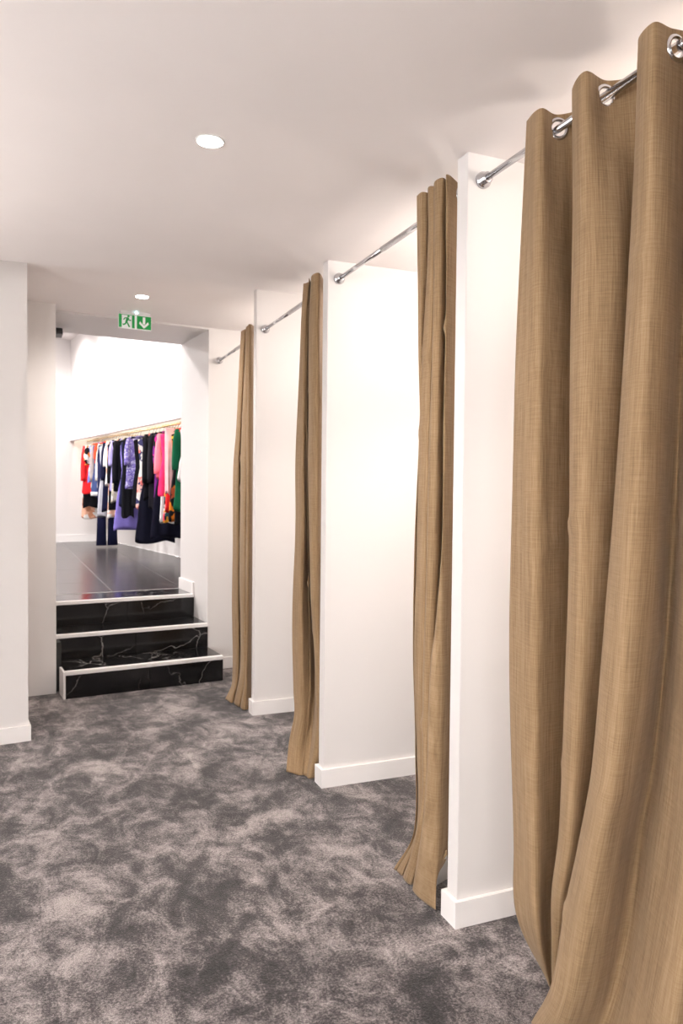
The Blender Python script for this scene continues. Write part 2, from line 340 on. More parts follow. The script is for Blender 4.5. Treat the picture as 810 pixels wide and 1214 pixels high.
for i in range(-5, 5):
    for j in range(-1, 5):
        c = tfr((i+.5)*TW, (j+.5)*TL)
        ua, ub = cos(UH)*c.x + sin(UH)*c.y, -sin(UH)*c.x + cos(UH)*c.y
        ta, tb = cos(TH)*c.x + sin(TH)*c.y, -sin(TH)*c.x + cos(TH)*c.y
        if not (-2.8 < ua < BA+.2 and ub < FB + .3): continue
        # clip the tile to the landing strip and the walls
        P = [tfr(i*TW+.003, j*TL+.003), tfr((i+1)*TW-.003, j*TL+.003), tfr((i+1)*TW-.003, (j+1)*TL-.003), tfr(i*TW+.003, (j+1)*TL-.003)]
        def clip(P, n, d):
            out = []
            for k in range(len(P)):
                p, q = P[k], P[(k+1) % len(P)]; dp, dq = n.dot(p)-d, n.dot(q)-d
                if dp >= 0: out.append(p)
                if dp*dq < 0: out.append(p + (q-p)*(dp/(dp-dq)))
            return out
        P = clip(P, Vector((-sin(TH), cos(TH), 0)), 6.472)
        if P: P = clip(P, Vector((sin(UH), -cos(UH), 0)), -(FB-.016))
        if P: P = clip(P, Vector((-cos(UH), -sin(UH), 0)), -(BA-.002))
        if len(P) < 3: continue
        t = MB(); n = len(P); zt = ZF
        t.v = [(p.x, p.y, zt) for p in P] + [(p.x, p.y, zt-.012) for p in P]
        t.f = [tuple(range(n)), tuple(range(2*n-1, n-1, -1))] + [(k, n+k, n+(k+1) % n, (k+1) % n) for k in range(n)]
        t.build('tile', SLATE, fl)

# ------------------------------------------------------------------ black marble steps
st = empty('staircase', T(1.39, 5.36)); tag(st, 'three black marble steps with pale metal nosings leading up to the shop', 'stairs')
R_ = ZF/3; SB = [5.36, 5.7156, 6.0712]; SL = [.822, .813, .855]
iv = st.matrix_basis.inverted()
def sp(name, mb, mat, bevel=0):
    o = mb.build(name, mat, bevel=bevel); o.parent = st; o.location = -st.location; return o
core = MB()
for k in range(3):
    b1 = SB[k+1] + .02 if k < 2 else 6.46
    core.box(SL[0]+.004 if k == 0 else (.806 if k == 1 else .845), AR-.003, SB[k]+.014, b1 + (.0 if k < 2 else 0), R_*k if k == 0 else R_*k-.01, R_*(k+1)-.016, T)
core.box(.80, .83, 5.60, 5.74, 0, R_*2-.03, T)
sp('core', core, GROUT)
side = MB().box(SL[0]-.012, SL[0]+.004, SB[0]+.002, 5.543, 0, R_-.004, T); sp('side_panel', side, TRIM)['label'] = 'white painted side panel of the lowest step'
for k in range(3):
    z0, z1 = R_*k, R_*(k+1); mid = (SL[k]+AR)/2 + (.01 if k == 0 else 0)
    b1 = SB[k+1] if k < 2 else 6.466
    for (a0, a1) in ((SL[k]+.002, mid-.0015), (mid+.0015, AR-.003)):
        sp('riser_tile', MB().box(a0, a1, SB[k], SB[k]+.014, z0+.001, z1-.028, T), MARBLE)
        sp('tread_tile', MB().box(a0, a1, SB[k]+.036, b1-.001, z1-.016, z1-.001, T), MARBLE)
    sp('nosing_strip', MB().box(SL[k]-.002, AR-.003, SB[k]-.008, SB[k]+.035, z1-.027, z1, T), NOSING, .003)
sp('threshold_strip', MB().box(AL+.003, AR-.016, 6.467, 6.471, ZF-.014, ZF+.0012, T), TRIM)

# ------------------------------------------------------------------ downlights
DL = {0: 'recessed round downlight in the ceiling above the carpeted corridor', 4: 'recessed round downlight in front of the exit sign'}
for k, (x, y, z, wt, kd) in enumerate(DOWNLIGHTS):
    o = empty('ceiling_lamp' if kd == 'booth' else 'downlight', (x, y, z))
    lab = DL.get(k, ('globe ceiling lamp inside a fitting room, hidden from view, number %d from the front' % (k-4)) if kd == 'booth' else 'recessed downlight of the corridor outside the frame, number %d' % k)
    tag(o, lab, 'lamp', None if k in DL else 'downlights out of view')
    if kd == 'booth':
        MB().tube([(0, 0, 0), (0, 0, -.03), (0, 0, -.10)], [.05, .05, .02], 20).build('base', WHITE, o)
        MB().tube([(0, 0, -.10), (0, 0, -.11), (0, 0, -.13), (0, 0, -.15), (0, 0, -.165)], [.02, .040, .05, .04, .01], 20).build('globe', LENS, o, True)
        continue
    MB().ring((0, 0, 0), (0, 0, -1), [(.039, 0), (.039, .003), (.043, .004), (.046, .0)], 32).build('trim_ring', WHITE, o, True)
    m = MB(); m.ring((0, 0, 0), (0, 0, -1), [(.001, .001), (.039, .001), (.039, .0045), (.001, .0045)], 32); m.build('lens', LENS, o)
for k, (a, b) in enumerate(PANELS):
    o = empty('ceiling_panel_light', U(a, b, 3.80), UH); tag(o, 'square ceiling light panel of the upper shop, out of view', 'lamp', 'ceiling panels of the upper shop')
    MB().box(-.31, .31, -.31, .31, -.03, 0).build('frame', WHITE, o); MB().box(-.29, .29, -.29, .29, -.033, -.03).build('diffuser', LENS, o)
for k, (a, b) in enumerate(WASH):
    o = empty('track_spot', U(a, b, 3.80), UH); tag(o, 'wall washing ceiling spot of the upper shop, out of view', 'lamp', 'wall washers of the upper shop')
    MB().tube([(0, 0, 0), (0, 0, -.02)], .05, 20).build('base', WHITE, o); MB().tube([(0, 0, -.02), (0, 0, -.05)], .045, 20).build('housing', WHITE, o)

for k, (x, y) in enumerate(ADDED_UPLIGHTS):
    o = empty('added_uplight', (x, y, 0)); tag(o, 'unseen white uplight added left of the frame to brighten the ceiling', 'lamp', 'added uplights out of view')
    MB().tube([(0, 0, 0), (0, 0, .02), (0, 0, .022)], [.15, .15, .02], 28).build('base', WHITE, o)
    MB().tube([(0, 0, .02), (0, 0, 1.28)], .012, 14).build('pole', CHROME, o, True)
    MB().ring((0, 0, 1.27), (0, 0, 1), [(.012, 0), (.09, .05), (.092, .075), (.086, .075), (.080, .054), (.012, .01)], 28).build('bowl', WHITE, o, True)
    MB().tube([(0, 0, 1.31), (0, 0, 1.318)], .06, 20).build('bulb', LENS, o)

# ------------------------------------------------------------------ exit sign
sg = empty('exit_sign', T(1.322, 5.50, H2), TH); tag(sg, 'green and white emergency exit sign with running man and down arrow', 'sign')
MB().box(-.105, .105, -.022, .022, -.022, 0).build('housing', WHITE, sg, bevel=.004)
MB().box(-.117, .117, -.004, .004, -.126, -.022).build('panel', SIGNW, sg)
MB().tube([(.005, -.022, -.013), (.005, -.028, -.013)], .006, 12).build('indicator_lamp', LED, sg)
yf = -.0042
def flat(pts, dy=-.0012):
    m = MB(); n = len(pts); m.v = [(x, yf+dy, z) for x, z in pts] + [(x, yf+.0004, z) for x, z in pts]
    m.f = [tuple(range(n)), tuple(range(2*n-1, n-1, -1))] + [(k, n+k, n+(k+1) % n, (k+1) % n) for k in range(n)]; return m
def rect(x0, x1, z0, z1): return [(x0, z0), (x1, z0), (x1, z1), (x0, z1)]
ZT, ZB = -.027, -.120
pic = MB()
def addf(m, pts, dy=-.0012):
    q = flat(pts, dy); i = len(m.v); m.v += q.v; m.f += [tuple(a+i for a in f) for f in q.f]
addf(pic, rect(-.115, -.095, ZB, ZT)); addf(pic, rect(-.022, -.003, ZB, ZT)); addf(pic, rect(-.095, -.022, ZT-.004, ZT))
pic.build('door_pictogram', GREEN, sg)
man = MB()
def limb(pts, wd):
    for (x0, z0), (x1, z1) in zip(pts[:-1], pts[1:]):
        dx, dz = x1-x0, z1-z0; l = math.hypot(dx, dz); px, pz = -dz/l*wd/2, dx/l*wd/2
        addf(man, [(x0+px, z0+pz), (x0-px, z0-pz), (x1-px, z1-pz), (x1+px, z1+pz)])
hx, hz = -.047, -.039
addf(man, [(hx+.008*cos(a*pi/6), hz+.008*sin(a*pi/6)) for a in range(12)])
limb([(-.050, -.048), (-.062, -.077)], .017)
limb([(-.062, -.076), (-.050, -.094), (-.040, -.114)], .010)
limb([(-.062, -.076), (-.070, -.096), (-.088, -.100)], .010)
limb([(-.052, -.050), (-.072, -.052), (-.082, -.066)], .007)
limb([(-.050, -.052), (-.040, -.068), (-.028, -.064)], .007)
man.build('running_figure', GREEN, sg)
flat(rect(.013, .115, ZB, ZT), -.0008).build('arrow_field', GREEN, sg)
ar = MB(); addf(ar, rect(.055, .073, -.085, ZT-.006), -.0016)
addf(ar, [(.064, ZB+.006), (.099, -.082), (.093, -.064), (.064, -.096), (.035, -.064), (.029, -.082)], -.0016)
addf(ar, [(.064, ZB+.006), (.099, -.082), (.064, -.090), (.029, -.082)], -.00165)
ar.build('arrow', SIGNW, sg)

# small black unit at the top left of the opening
dc = empty('door_sensor', (XJ, 6.25, 2.64), 0); tag(dc, 'small black box high on the left jamb of the opening', 'sensor')
MB().box(0, .062, -.09, .09, -.022, .022).build('body', BLACKP, dc, bevel=.004)
MB().box(.062, .066, -.03, .03, -.012, .012).build('lens_strip', plain('dark_lens', (.02, .01, .015), .1), dc)

# ------------------------------------------------------------------ curtain rods
ROD, ZROD = 1.355, 2.462
RODS = [(PY[0]+.05, PY[1], 'chrome curtain rod of the nearest fitting room, carrying the widest curtain'),
        (PY[1]+PT, PY[2], 'chrome curtain rod of the second fitting room from the front'),
        (PY[2]+PT, PY[3], 'chrome curtain rod of the third fitting room from the front'),
        (PY[3]+PT, 5.865, 'chrome curtain rod of the farthest fitting room, next to the steps')]
for (y0, y1, lab) in RODS:
    if y0 < 1: y0 = PY[0]
    zr = ZROD if y0 > 1 else 2.462
    o = empty('curtain_rod', (ROD, (y0+y1)/2, zr)); tag(o, lab, 'curtain rod', 'curtain rods of the fitting rooms')
    h_ = (y1-y0)/2; far = h_ + (.0 if y1 < 5.8 else .045)
    MB().tube([(0, -h_+.004, 0), (0, .18*h_, 0)], .0125, 20).build('outer_tube', CHROME, o, True)
    MB().tube([(0, .18*h_, 0), (0, far-.004, 0)], .0105, 20).build('inner_tube', CHROME, o, True)
    for (yy, s) in ((far, -1), (-h_, 1)):
        MB().ring((0, yy, 0), (0, s, 0), [(.006, .0), (.027, .0), (.027, .008), (.022, .013), (.018, .015), (.018, .032), (.0128, .034), (.006, .034)], 28).build('flange', CHROME, o, True)

# ------------------------------------------------------------------ curtains
def ev(keys, z):                       # one fold line: position at height z (smooth interpolation)
    ks = keys
    if z >= ks[0][0]: return ks[0][1], ks[0][2]
    if z <= ks[-1][0]: return ks[-1][1], ks[-1][2]
    for i in range(len(ks)-1):
        if ks[i+1][0] <= z <= ks[i][0]: break
    def tang(j, c):
        a, b = ks[max(j-1, 0)], ks[min(j+1, len(ks)-1)]; return (b[c]-a[c])/(b[0]-a[0])
    z0, z1 = ks[i][0], ks[i+1][0]; hh = z1-z0; t = (z-z0)/hh; r = []
    for c in (1, 2):
        p0, p1, m0, m1 = ks[i][c], ks[i+1][c], tang(i, c)*hh, tang(i+1, c)*hh
        r.append((2*t**3-3*t*t+1)*p0 + (t**3-2*t*t+t)*m0 + (-2*t**3+3*t*t)*p1 + (t**3-t*t)*m1)
    return r
def cat_(P, seg):
    out = []; n = len(P)
    for i in range(n-1):
        p1, p2 = P[i], P[i+1]
        p0 = P[i-1] if i > 0 else p1 - (p2-p1)*.5
        p3 = P[i+2] if i < n-2 else p2 + (p2-p1)*.5
        d = [max(1e-4, (b-a).length)**.5 for a, b in ((p0, p1), (p1, p2), (p2, p3))]
        t0, t1 = 0, d[0]; t2 = t1+d[1]; t3 = t2+d[2]
        for k in range(seg):
            t = t1 + (t2-t1)*k/seg
            A1 = p0*((t1-t)/(t1-t0)) + p1*((t-t0)/(t1-t0)); A2 = p1*((t2-t)/(t2-t1)) + p2*((t-t1)/(t2-t1)); A3 = p2*((t3-t)/(t3-t2)) + p3*((t-t2)/(t3-t2))
            B1 = A1*((t2-t)/(t2-t0)) + A2*((t-t0)/(t2-t0)); B2 = A2*((t3-t)/(t3-t1)) + A3*((t-t1)/(t3-t1))
            out.append(B1*((t2-t)/(t2-t1)) + B2*((t-t1)/(t2-t1)))
    out.append(P[-1].copy()); return out
def curtain(cols, label, seg, ring_min, seed):
    rnd = random.Random(seed)
    ncol = len(cols)
    zs = [2.505 - .005*k for k in range(20)] + [2.41 - 2.41*k/130 for k in range(1, 131)]
    zs[-1] = .008
    rows = []
    for z in zs:
        P = [Vector((*ev(c, z), 0)) for c in cols]
        rows.append(cat_(P, seg))
    n = len(rows[0]); m = MB()
    # arc length at mid height drives the weave
    ul = [0]
    mid = rows[len(rows)//2]
    for k in range(1, n): ul.append(ul[-1] + (mid[k]-mid[k-1]).length)
    cre = [(rnd.uniform(.1, .9)*ul[-1], rnd.uniform(.35, 2.1), rnd.uniform(-.5, .5), rnd.uniform(.05, .11), rnd.uniform(.004, .008)) for _ in range(14)]
    for r, z in enumerate(zs):
        row = rows[r]
        for k, p in enumerate(row):
            t = (row[min(k+1, n-1)] - row[max(k-1, 0)]).normalized(); nr = Vector((t.y, -t.x, 0))
            off = 0
            for (cu, cz, sl, ln, am) in cre:      # small pinched creases
                du = ul[k]-cu; dz = z-cz-sl*du
                off += am*math.exp(-(du/ln)**2*2)*math.exp(-(dz/.020)**2)
            off += .0016*sin(7*z+3*ul[k]*9+seed)*min(1, (2.505-z)*3)
            dz_ = .006*sin(ul[k]*22+seed) if r == 0 else 0
            m.v.append((p.x + nr.x*off, p.y + nr.y*off, z + dz_*.6)); m.uv.append((ul[k], z))
    rings = []
    rz = min(range(len(zs)), key=lambda i: abs(zs[i]-ZROD)); rr = rows[rz]
    for k in range(n-1):
        a, b = rr[k].x-ROD, rr[k+1].x-ROD
        if a*b < 0:
            f = a/(a-b); p = rr[k].lerp(rr[k+1], f); t = (rr[min(k+3, n-1)]-rr[max(k-2, 0)]).normalized(); rings.append((p, t))
    hole = []
    for (p, t) in rings: hole.append(Vector((p.x, p.y, ZROD)))
    for r in range(len(zs)-1):
        for k in range(n-1):
            q = (r*n+k, r*n+k+1, (r+1)*n+k+1, (r+1)*n+k)
            if r < 24:
                c = sum((Vector(m.v[i]) for i in q), Vector())/4
                if any((c-hh).length < .0235 for hh in hole): continue
            m.f.append(q)
    root = empty('curtain', (ROD, (cols[0][0][2]+cols[-1][0][2])/2, 0)); tag(root, label, 'curtain', 'tan linen curtains of the fitting rooms')
    o = m.build('fabric', LINEN, None, True); o.parent = root; o.location = -root.location
    o.data.materials.append(LINING)
    sm = o.modifiers.new('thickness', 'SOLIDIFY'); sm.thickness = .0022; sm.offset = 0; sm.use_even_offset = False
    for (p, t) in rings:
        nr = Vector((t.y, -t.x, 0)); c = Vector((p.x, p.y, ZROD))
        g = MB().ring(c, nr, [(.0205, -.003), (.0235, -.0055), (.029, -.005), (.032, -.002), (.032, .002), (.029, .005), (.0235, .0055), (.0205, .003)], 32).build('eyelet', CHROME, None, True)
        g.parent = root; g.location = -root.location
    return root

HEM = [[1.279, 2.343, 0.004], [1.312, 2.225, 0.199], [1.425, 2.405, 0.004], [1.306, 2.226, 0.203]]
C1 =[
   [[2.505,1.305,1.824],[2.141,1.305,1.845],[1.407,1.295,1.852],[0.912,1.29,1.839],[0.428,1.285,1.801],[0.224,1.29,1.786],[0.008,1.4,1.779]] ,
   [[2.505,1.29,1.737],[2.107,1.29,1.734],[1.41,1.28,1.712],[0.946,1.275,1.699],[0.481,1.275,1.686],[0.245,1.285,1.681],[0.008,1.385,1.753]] ,
   [[2.505,1.35,1.75],[2.113,1.34,1.733],[1.41,1.33,1.71],[0.94,1.33,1.704],[0.468,1.325,1.695],[0.224,1.33,1.702],[0.008,1.395,1.75]] ,
   [[2.505,1.4,1.712],[2.126,1.435,1.735],[1.41,1.43,1.715],[0.931,1.425,1.71],[0.449,1.41,1.706],[0.201,1.4,1.716],[0.008,1.41,1.738]] ,
   [[2.505,1.305,1.627],[2.075,1.305,1.614],[1.574,1.295,1.597],[1.063,1.28,1.574],[0.568,1.265,1.575],[0.391,1.26,1.594],[0.234,1.285,1.619],[0.008,1.36,1.706]] ,
   [[2.505,1.285,1.553],[2.051,1.29,1.534],[1.569,1.28,1.518],[1.078,1.265,1.501],[0.595,1.255,1.517],[0.386,1.26,1.557],[0.008,1.345,1.672]] ,
   [[2.505,1.365,1.565],[2.046,1.345,1.494],[1.57,1.34,1.492],[1.074,1.33,1.497],[0.578,1.32,1.53],[0.342,1.32,1.582],[0.008,1.37,1.688]] ,
   [[2.505,1.41,1.488],[2.061,1.44,1.503],[1.573,1.43,1.507],[1.063,1.42,1.523],[0.549,1.4,1.567],[0.316,1.38,1.61],[0.008,1.38,1.685]] ,
   [[2.505,1.305,1.393],[2.013,1.3,1.399],[1.488,1.28,1.412],[1.096,1.255,1.412],[0.788,1.24,1.427],[0.583,1.23,1.461],[0.407,1.225,1.497],[0.196,1.21,1.521],[0.008,1.25,1.653]] ,
   [[2.505,1.285,1.325],[1.988,1.275,1.32],[1.486,1.245,1.308],[1.119,1.22,1.301],[0.832,1.205,1.313],[0.637,1.2,1.351],[0.471,1.2,1.386],[0.209,1.2,1.441],[0.008,1.215,1.533]] ,
   [[2.505,1.345,1.331],[1.991,1.32,1.311],[1.487,1.3,1.304],[1.115,1.28,1.3],[0.823,1.265,1.317],[0.627,1.26,1.351],[0.461,1.25,1.377],[0.205,1.25,1.428],[0.008,1.25,1.51]] ,
   [[2.505,1.41,1.325],[2.011,1.41,1.342],[1.489,1.4,1.344],[1.098,1.39,1.354],[0.792,1.37,1.367],[0.632,1.36,1.389],[0.393,1.34,1.403],[0.208,1.32,1.428],[0.008,1.29,1.469]] ,
   [[2.505,1.295,1.167],[1.966,1.345,1.214],[1.487,1.355,1.258],[1.116,1.35,1.271],[0.828,1.335,1.274],[0.652,1.325,1.284],[0.456,1.31,1.301],[0.259,1.295,1.327],[0.051,1.27,1.345],[0.008,1.27,1.345]] ,
   [[2.505,1.355,1.11],[1.939,1.34,1.122],[1.485,1.32,1.139],[1.145,1.3,1.137],[0.885,1.285,1.132],[0.726,1.275,1.136],[0.543,1.27,1.158],[0.362,1.26,1.181],[0.074,1.26,1.22],[0.008,1.26,1.22]] ,
   [[2.505,1.42,1.115],[1.941,1.4,1.101],[1.486,1.39,1.137],[1.139,1.38,1.139],[0.871,1.37,1.139],[0.712,1.35,1.138],[0.54,1.33,1.141],[0.355,1.32,1.17],[0.086,1.3,1.188],[0.008,1.3,1.188]] ,
]
C2 =[
   [[2.505,1.275,2.435],[2.001,1.28,2.421],[1.757,1.28,2.402],[1.539,1.28,2.41],[1.23,1.28,2.426],[0.852,1.275,2.422],[0.517,1.28,2.4],[0.212,1.275,2.395],[0.008,1.265,2.533]] ,
   [[2.505,1.275,2.394],[1.997,1.28,2.399],[1.757,1.285,2.398],[1.54,1.29,2.421],[1.23,1.29,2.432],[0.85,1.285,2.428],[0.511,1.29,2.412],[0.211,1.28,2.395],[0.008,1.268,2.52]] ,
   [[2.505,1.295,2.387],[2.0,1.3,2.408],[1.761,1.31,2.432],[1.542,1.32,2.464],[1.225,1.32,2.475],[0.837,1.32,2.478],[0.494,1.32,2.455],[0.199,1.3,2.416],[0.008,1.275,2.52]] ,
   [[2.505,1.385,2.514],[2.028,1.38,2.522],[1.771,1.36,2.505],[1.544,1.36,2.519],[1.22,1.36,2.53],[0.822,1.36,2.532],[0.476,1.35,2.497],[0.185,1.32,2.44],[0.008,1.28,2.515]] ,
   [[2.505,1.275,2.347],[2.343,1.28,2.35],[1.99,1.285,2.392],[1.757,1.285,2.402],[1.54,1.285,2.412],[1.23,1.285,2.422],[0.853,1.28,2.416],[0.516,1.285,2.399],[0.213,1.28,2.391],[0.008,1.27,2.517]] ,
   [[2.505,1.285,2.327],[2.274,1.285,2.321],[1.75,1.285,2.336],[1.386,1.285,2.344],[1.015,1.28,2.343],[0.643,1.28,2.346],[0.37,1.28,2.344],[0.208,1.275,2.369],[0.008,1.27,2.475]] ,
   [[2.505,1.39,2.479],[2.023,1.4,2.487],[1.773,1.4,2.499],[1.381,1.4,2.508],[0.984,1.39,2.505],[0.589,1.385,2.498],[0.307,1.37,2.476],[0.131,1.33,2.45],[0.008,1.3,2.505]] ,
   [[2.505,1.27,2.294],[2.185,1.275,2.297],[1.901,1.275,2.304],[1.747,1.275,2.306],[1.387,1.27,2.305],[1.022,1.265,2.306],[0.863,1.265,2.312],[0.572,1.26,2.3],[0.394,1.255,2.292],[0.259,1.25,2.317],[0.008,1.265,2.455]] ,
   [[2.505,1.28,2.26],[2.18,1.285,2.271],[1.744,1.285,2.276],[1.388,1.285,2.278],[1.024,1.285,2.286],[0.659,1.28,2.291],[0.393,1.275,2.286],[0.202,1.27,2.315],[0.008,1.27,2.407]] ,
   [[2.505,1.4,2.381],[2.151,1.41,2.397],[1.763,1.41,2.398],[1.308,1.4,2.393],[1.083,1.39,2.406],[0.832,1.38,2.419],[0.521,1.37,2.411],[0.274,1.35,2.406],[0.008,1.33,2.434]] ,
   [[2.505,1.275,2.225],[2.096,1.28,2.225],[1.739,1.28,2.225],[1.398,1.28,2.225],[1.213,1.275,2.225],[0.958,1.27,2.245],[0.875,1.265,2.258],[0.732,1.26,2.259],[0.475,1.255,2.266],[0.246,1.25,2.291],[0.008,1.262,2.372]] ,
   [[2.505,1.285,2.225],[2.085,1.285,2.225],[1.733,1.285,2.225],[1.321,1.285,2.225],[0.975,1.28,2.225],[0.697,1.28,2.225],[0.441,1.275,2.225],[0.26,1.275,2.225],[0.127,1.275,2.231],[0.008,1.275,2.231]] ,
   [[2.505,1.4,2.307],[1.753,1.4,2.3],[0.859,1.39,2.287],[0.352,1.37,2.279],[0.174,1.33,2.253],[0.008,1.284,2.348]] ,
]
C3 =[
   [[2.505,1.28,3.683],[2.323,1.28,3.712],[1.636,1.275,3.768],[1.286,1.27,3.752],[0.914,1.265,3.768],[0.693,1.265,3.77],[0.388,1.265,3.748],[0.27,1.26,3.719],[0.124,1.23,3.712],[0.008,1.187,3.62]] ,
   [[2.505,1.29,3.634],[2.315,1.29,3.668],[1.633,1.285,3.675],[1.29,1.28,3.652],[0.926,1.28,3.669],[0.409,1.285,3.657],[0.29,1.285,3.641],[0.146,1.26,3.631],[0.008,1.22,3.564]] ,
   [[2.505,1.385,3.835],[2.365,1.39,3.87],[1.643,1.39,3.864],[1.28,1.39,3.855],[0.904,1.38,3.804],[0.695,1.36,3.73],[0.403,1.33,3.666],[0.284,1.32,3.648],[0.144,1.295,3.626],[0.008,1.24,3.544]] ,
   [[2.505,1.275,3.586],[2.303,1.28,3.614],[2.011,1.285,3.646],[1.633,1.3,3.665],[1.289,1.31,3.672],[0.923,1.32,3.677],[0.71,1.32,3.659],[0.407,1.325,3.652],[0.281,1.32,3.661],[0.144,1.295,3.626],[0.008,1.25,3.546]] ,
   [[2.505,1.385,3.795],[2.357,1.39,3.829],[1.642,1.39,3.837],[1.282,1.39,3.815],[0.906,1.39,3.792],[0.691,1.38,3.746],[0.395,1.36,3.683],[0.277,1.345,3.665],[0.144,1.315,3.617],[0.008,1.26,3.524]] ,
   [[2.505,1.27,3.529],[2.294,1.275,3.571],[1.628,1.275,3.561],[1.295,1.275,3.536],[0.947,1.275,3.51],[0.835,1.285,3.518],[0.588,1.305,3.514],[0.325,1.31,3.508],[0.183,1.3,3.502],[0.008,1.265,3.488]] ,
   [[2.505,1.285,3.48],[2.274,1.285,3.48],[1.625,1.29,3.48],[0.951,1.295,3.48],[0.592,1.315,3.492],[0.186,1.32,3.483],[0.008,1.3,3.498]] ,
   [[2.505,1.4,3.672],[1.635,1.4,3.659],[0.921,1.4,3.665],[0.281,1.39,3.634],[0.008,1.36,3.56]] ,
]
C4 =[
   [[2.505,1.28,4.945],[1.836,1.27,5.032],[1.614,1.27,5.092],[1.23,1.265,5.08],[0.744,1.265,5.092],[0.114,1.255,5.044],[0.008,1.205,5.03]] ,
   [[2.505,1.29,4.874],[1.833,1.285,4.971],[1.612,1.285,5.011],[1.233,1.285,5.002],[0.755,1.285,5.003],[0.185,1.275,4.961],[0.008,1.225,4.921]] ,
   [[2.505,1.4,5.197],[1.859,1.4,5.296],[1.219,1.4,5.328],[0.71,1.4,5.316],[0.128,1.36,5.173],[0.008,1.28,4.999]] ,
   [[2.505,1.275,4.786],[2.002,1.275,4.849],[1.682,1.275,4.898],[1.238,1.27,4.886],[0.77,1.27,4.888],[0.248,1.26,4.815],[0.008,1.235,4.891]] ,
   [[2.505,1.285,4.74],[1.821,1.285,4.797],[1.242,1.28,4.796],[0.781,1.28,4.795],[0.231,1.275,4.763],[0.008,1.25,4.815]] ,
   [[2.505,1.4,5.086],[1.85,1.4,5.158],[1.225,1.4,5.188],[0.728,1.4,5.176],[0.151,1.37,5.073],[0.008,1.3,4.917]] ,
   [[2.505,1.275,4.73],[1.817,1.275,4.738],[1.244,1.275,4.745],[0.789,1.275,4.734],[0.243,1.27,4.73],[0.008,1.25,4.771]] ,
   [[2.505,1.285,4.73],[1.813,1.285,4.73],[1.247,1.285,4.73],[0.797,1.285,4.73],[0.255,1.28,4.73],[0.008,1.265,4.73]] ,
   [[2.505,1.38,4.888],[1.237,1.37,4.904],[0.762,1.37,4.913],[0.196,1.36,4.884],[0.008,1.3,4.745]] ,
]
curtain(C1, 'widest tan linen curtain with visible eyelets, at the right of the frame', 14, 0, 1)
c2 = curtain(C2, 'tan linen curtain bunched behind the nearest white partition end', 12, 0, 2)
curtain(C3, 'tan linen curtain bunched behind the middle partition end, its foot folded on the carpet', 12, 0, 3)
curtain(C4, 'farthest and narrowest tan linen curtain, next to the black steps', 10, 0, 4)
hm = MB(); A_, B_, C_, D_ = [Vector(p) for p in HEM]
nn = (B_-A_).cross(C_-A_).normalized()*.0015
hm.v = [tuple(p+s*nn) for s in (1, -1) for p in (A_, B_, C_)]; hm.f = [(0, 1, 2), (5, 4, 3), (0, 3, 4, 1), (1, 4, 5, 2), (2, 5, 3, 0)]
o = hm.build('hem_lining', LINING); o.parent = c2; o.location = -c2.location; o['label'] = 'white lining of the lifted hem corner'
hb_ = MB(); w_ = Vector((.0, -.006, .012))
hb_.v = [tuple(p+d_) for d_ in (Vector((0, -.004, 0)), Vector((-.003, -.006, .016)), Vector((0, .004, .012)), Vector((0, .004, 0))) for p in (A_, (A_+B_)/2 + Vector((0, 0, -.006)), B_)]
hb_.f = [(i*3+j, i*3+j+1, ((i+1) % 4)*3+j+1, ((i+1) % 4)*3+j) for i in range(4) for j in range(2)] + [(0, 3, 6, 9), (2, 11, 8, 5)]
o = hb_.build('hem_corner', LINEN); o.parent = c2; o.location = -c2.location

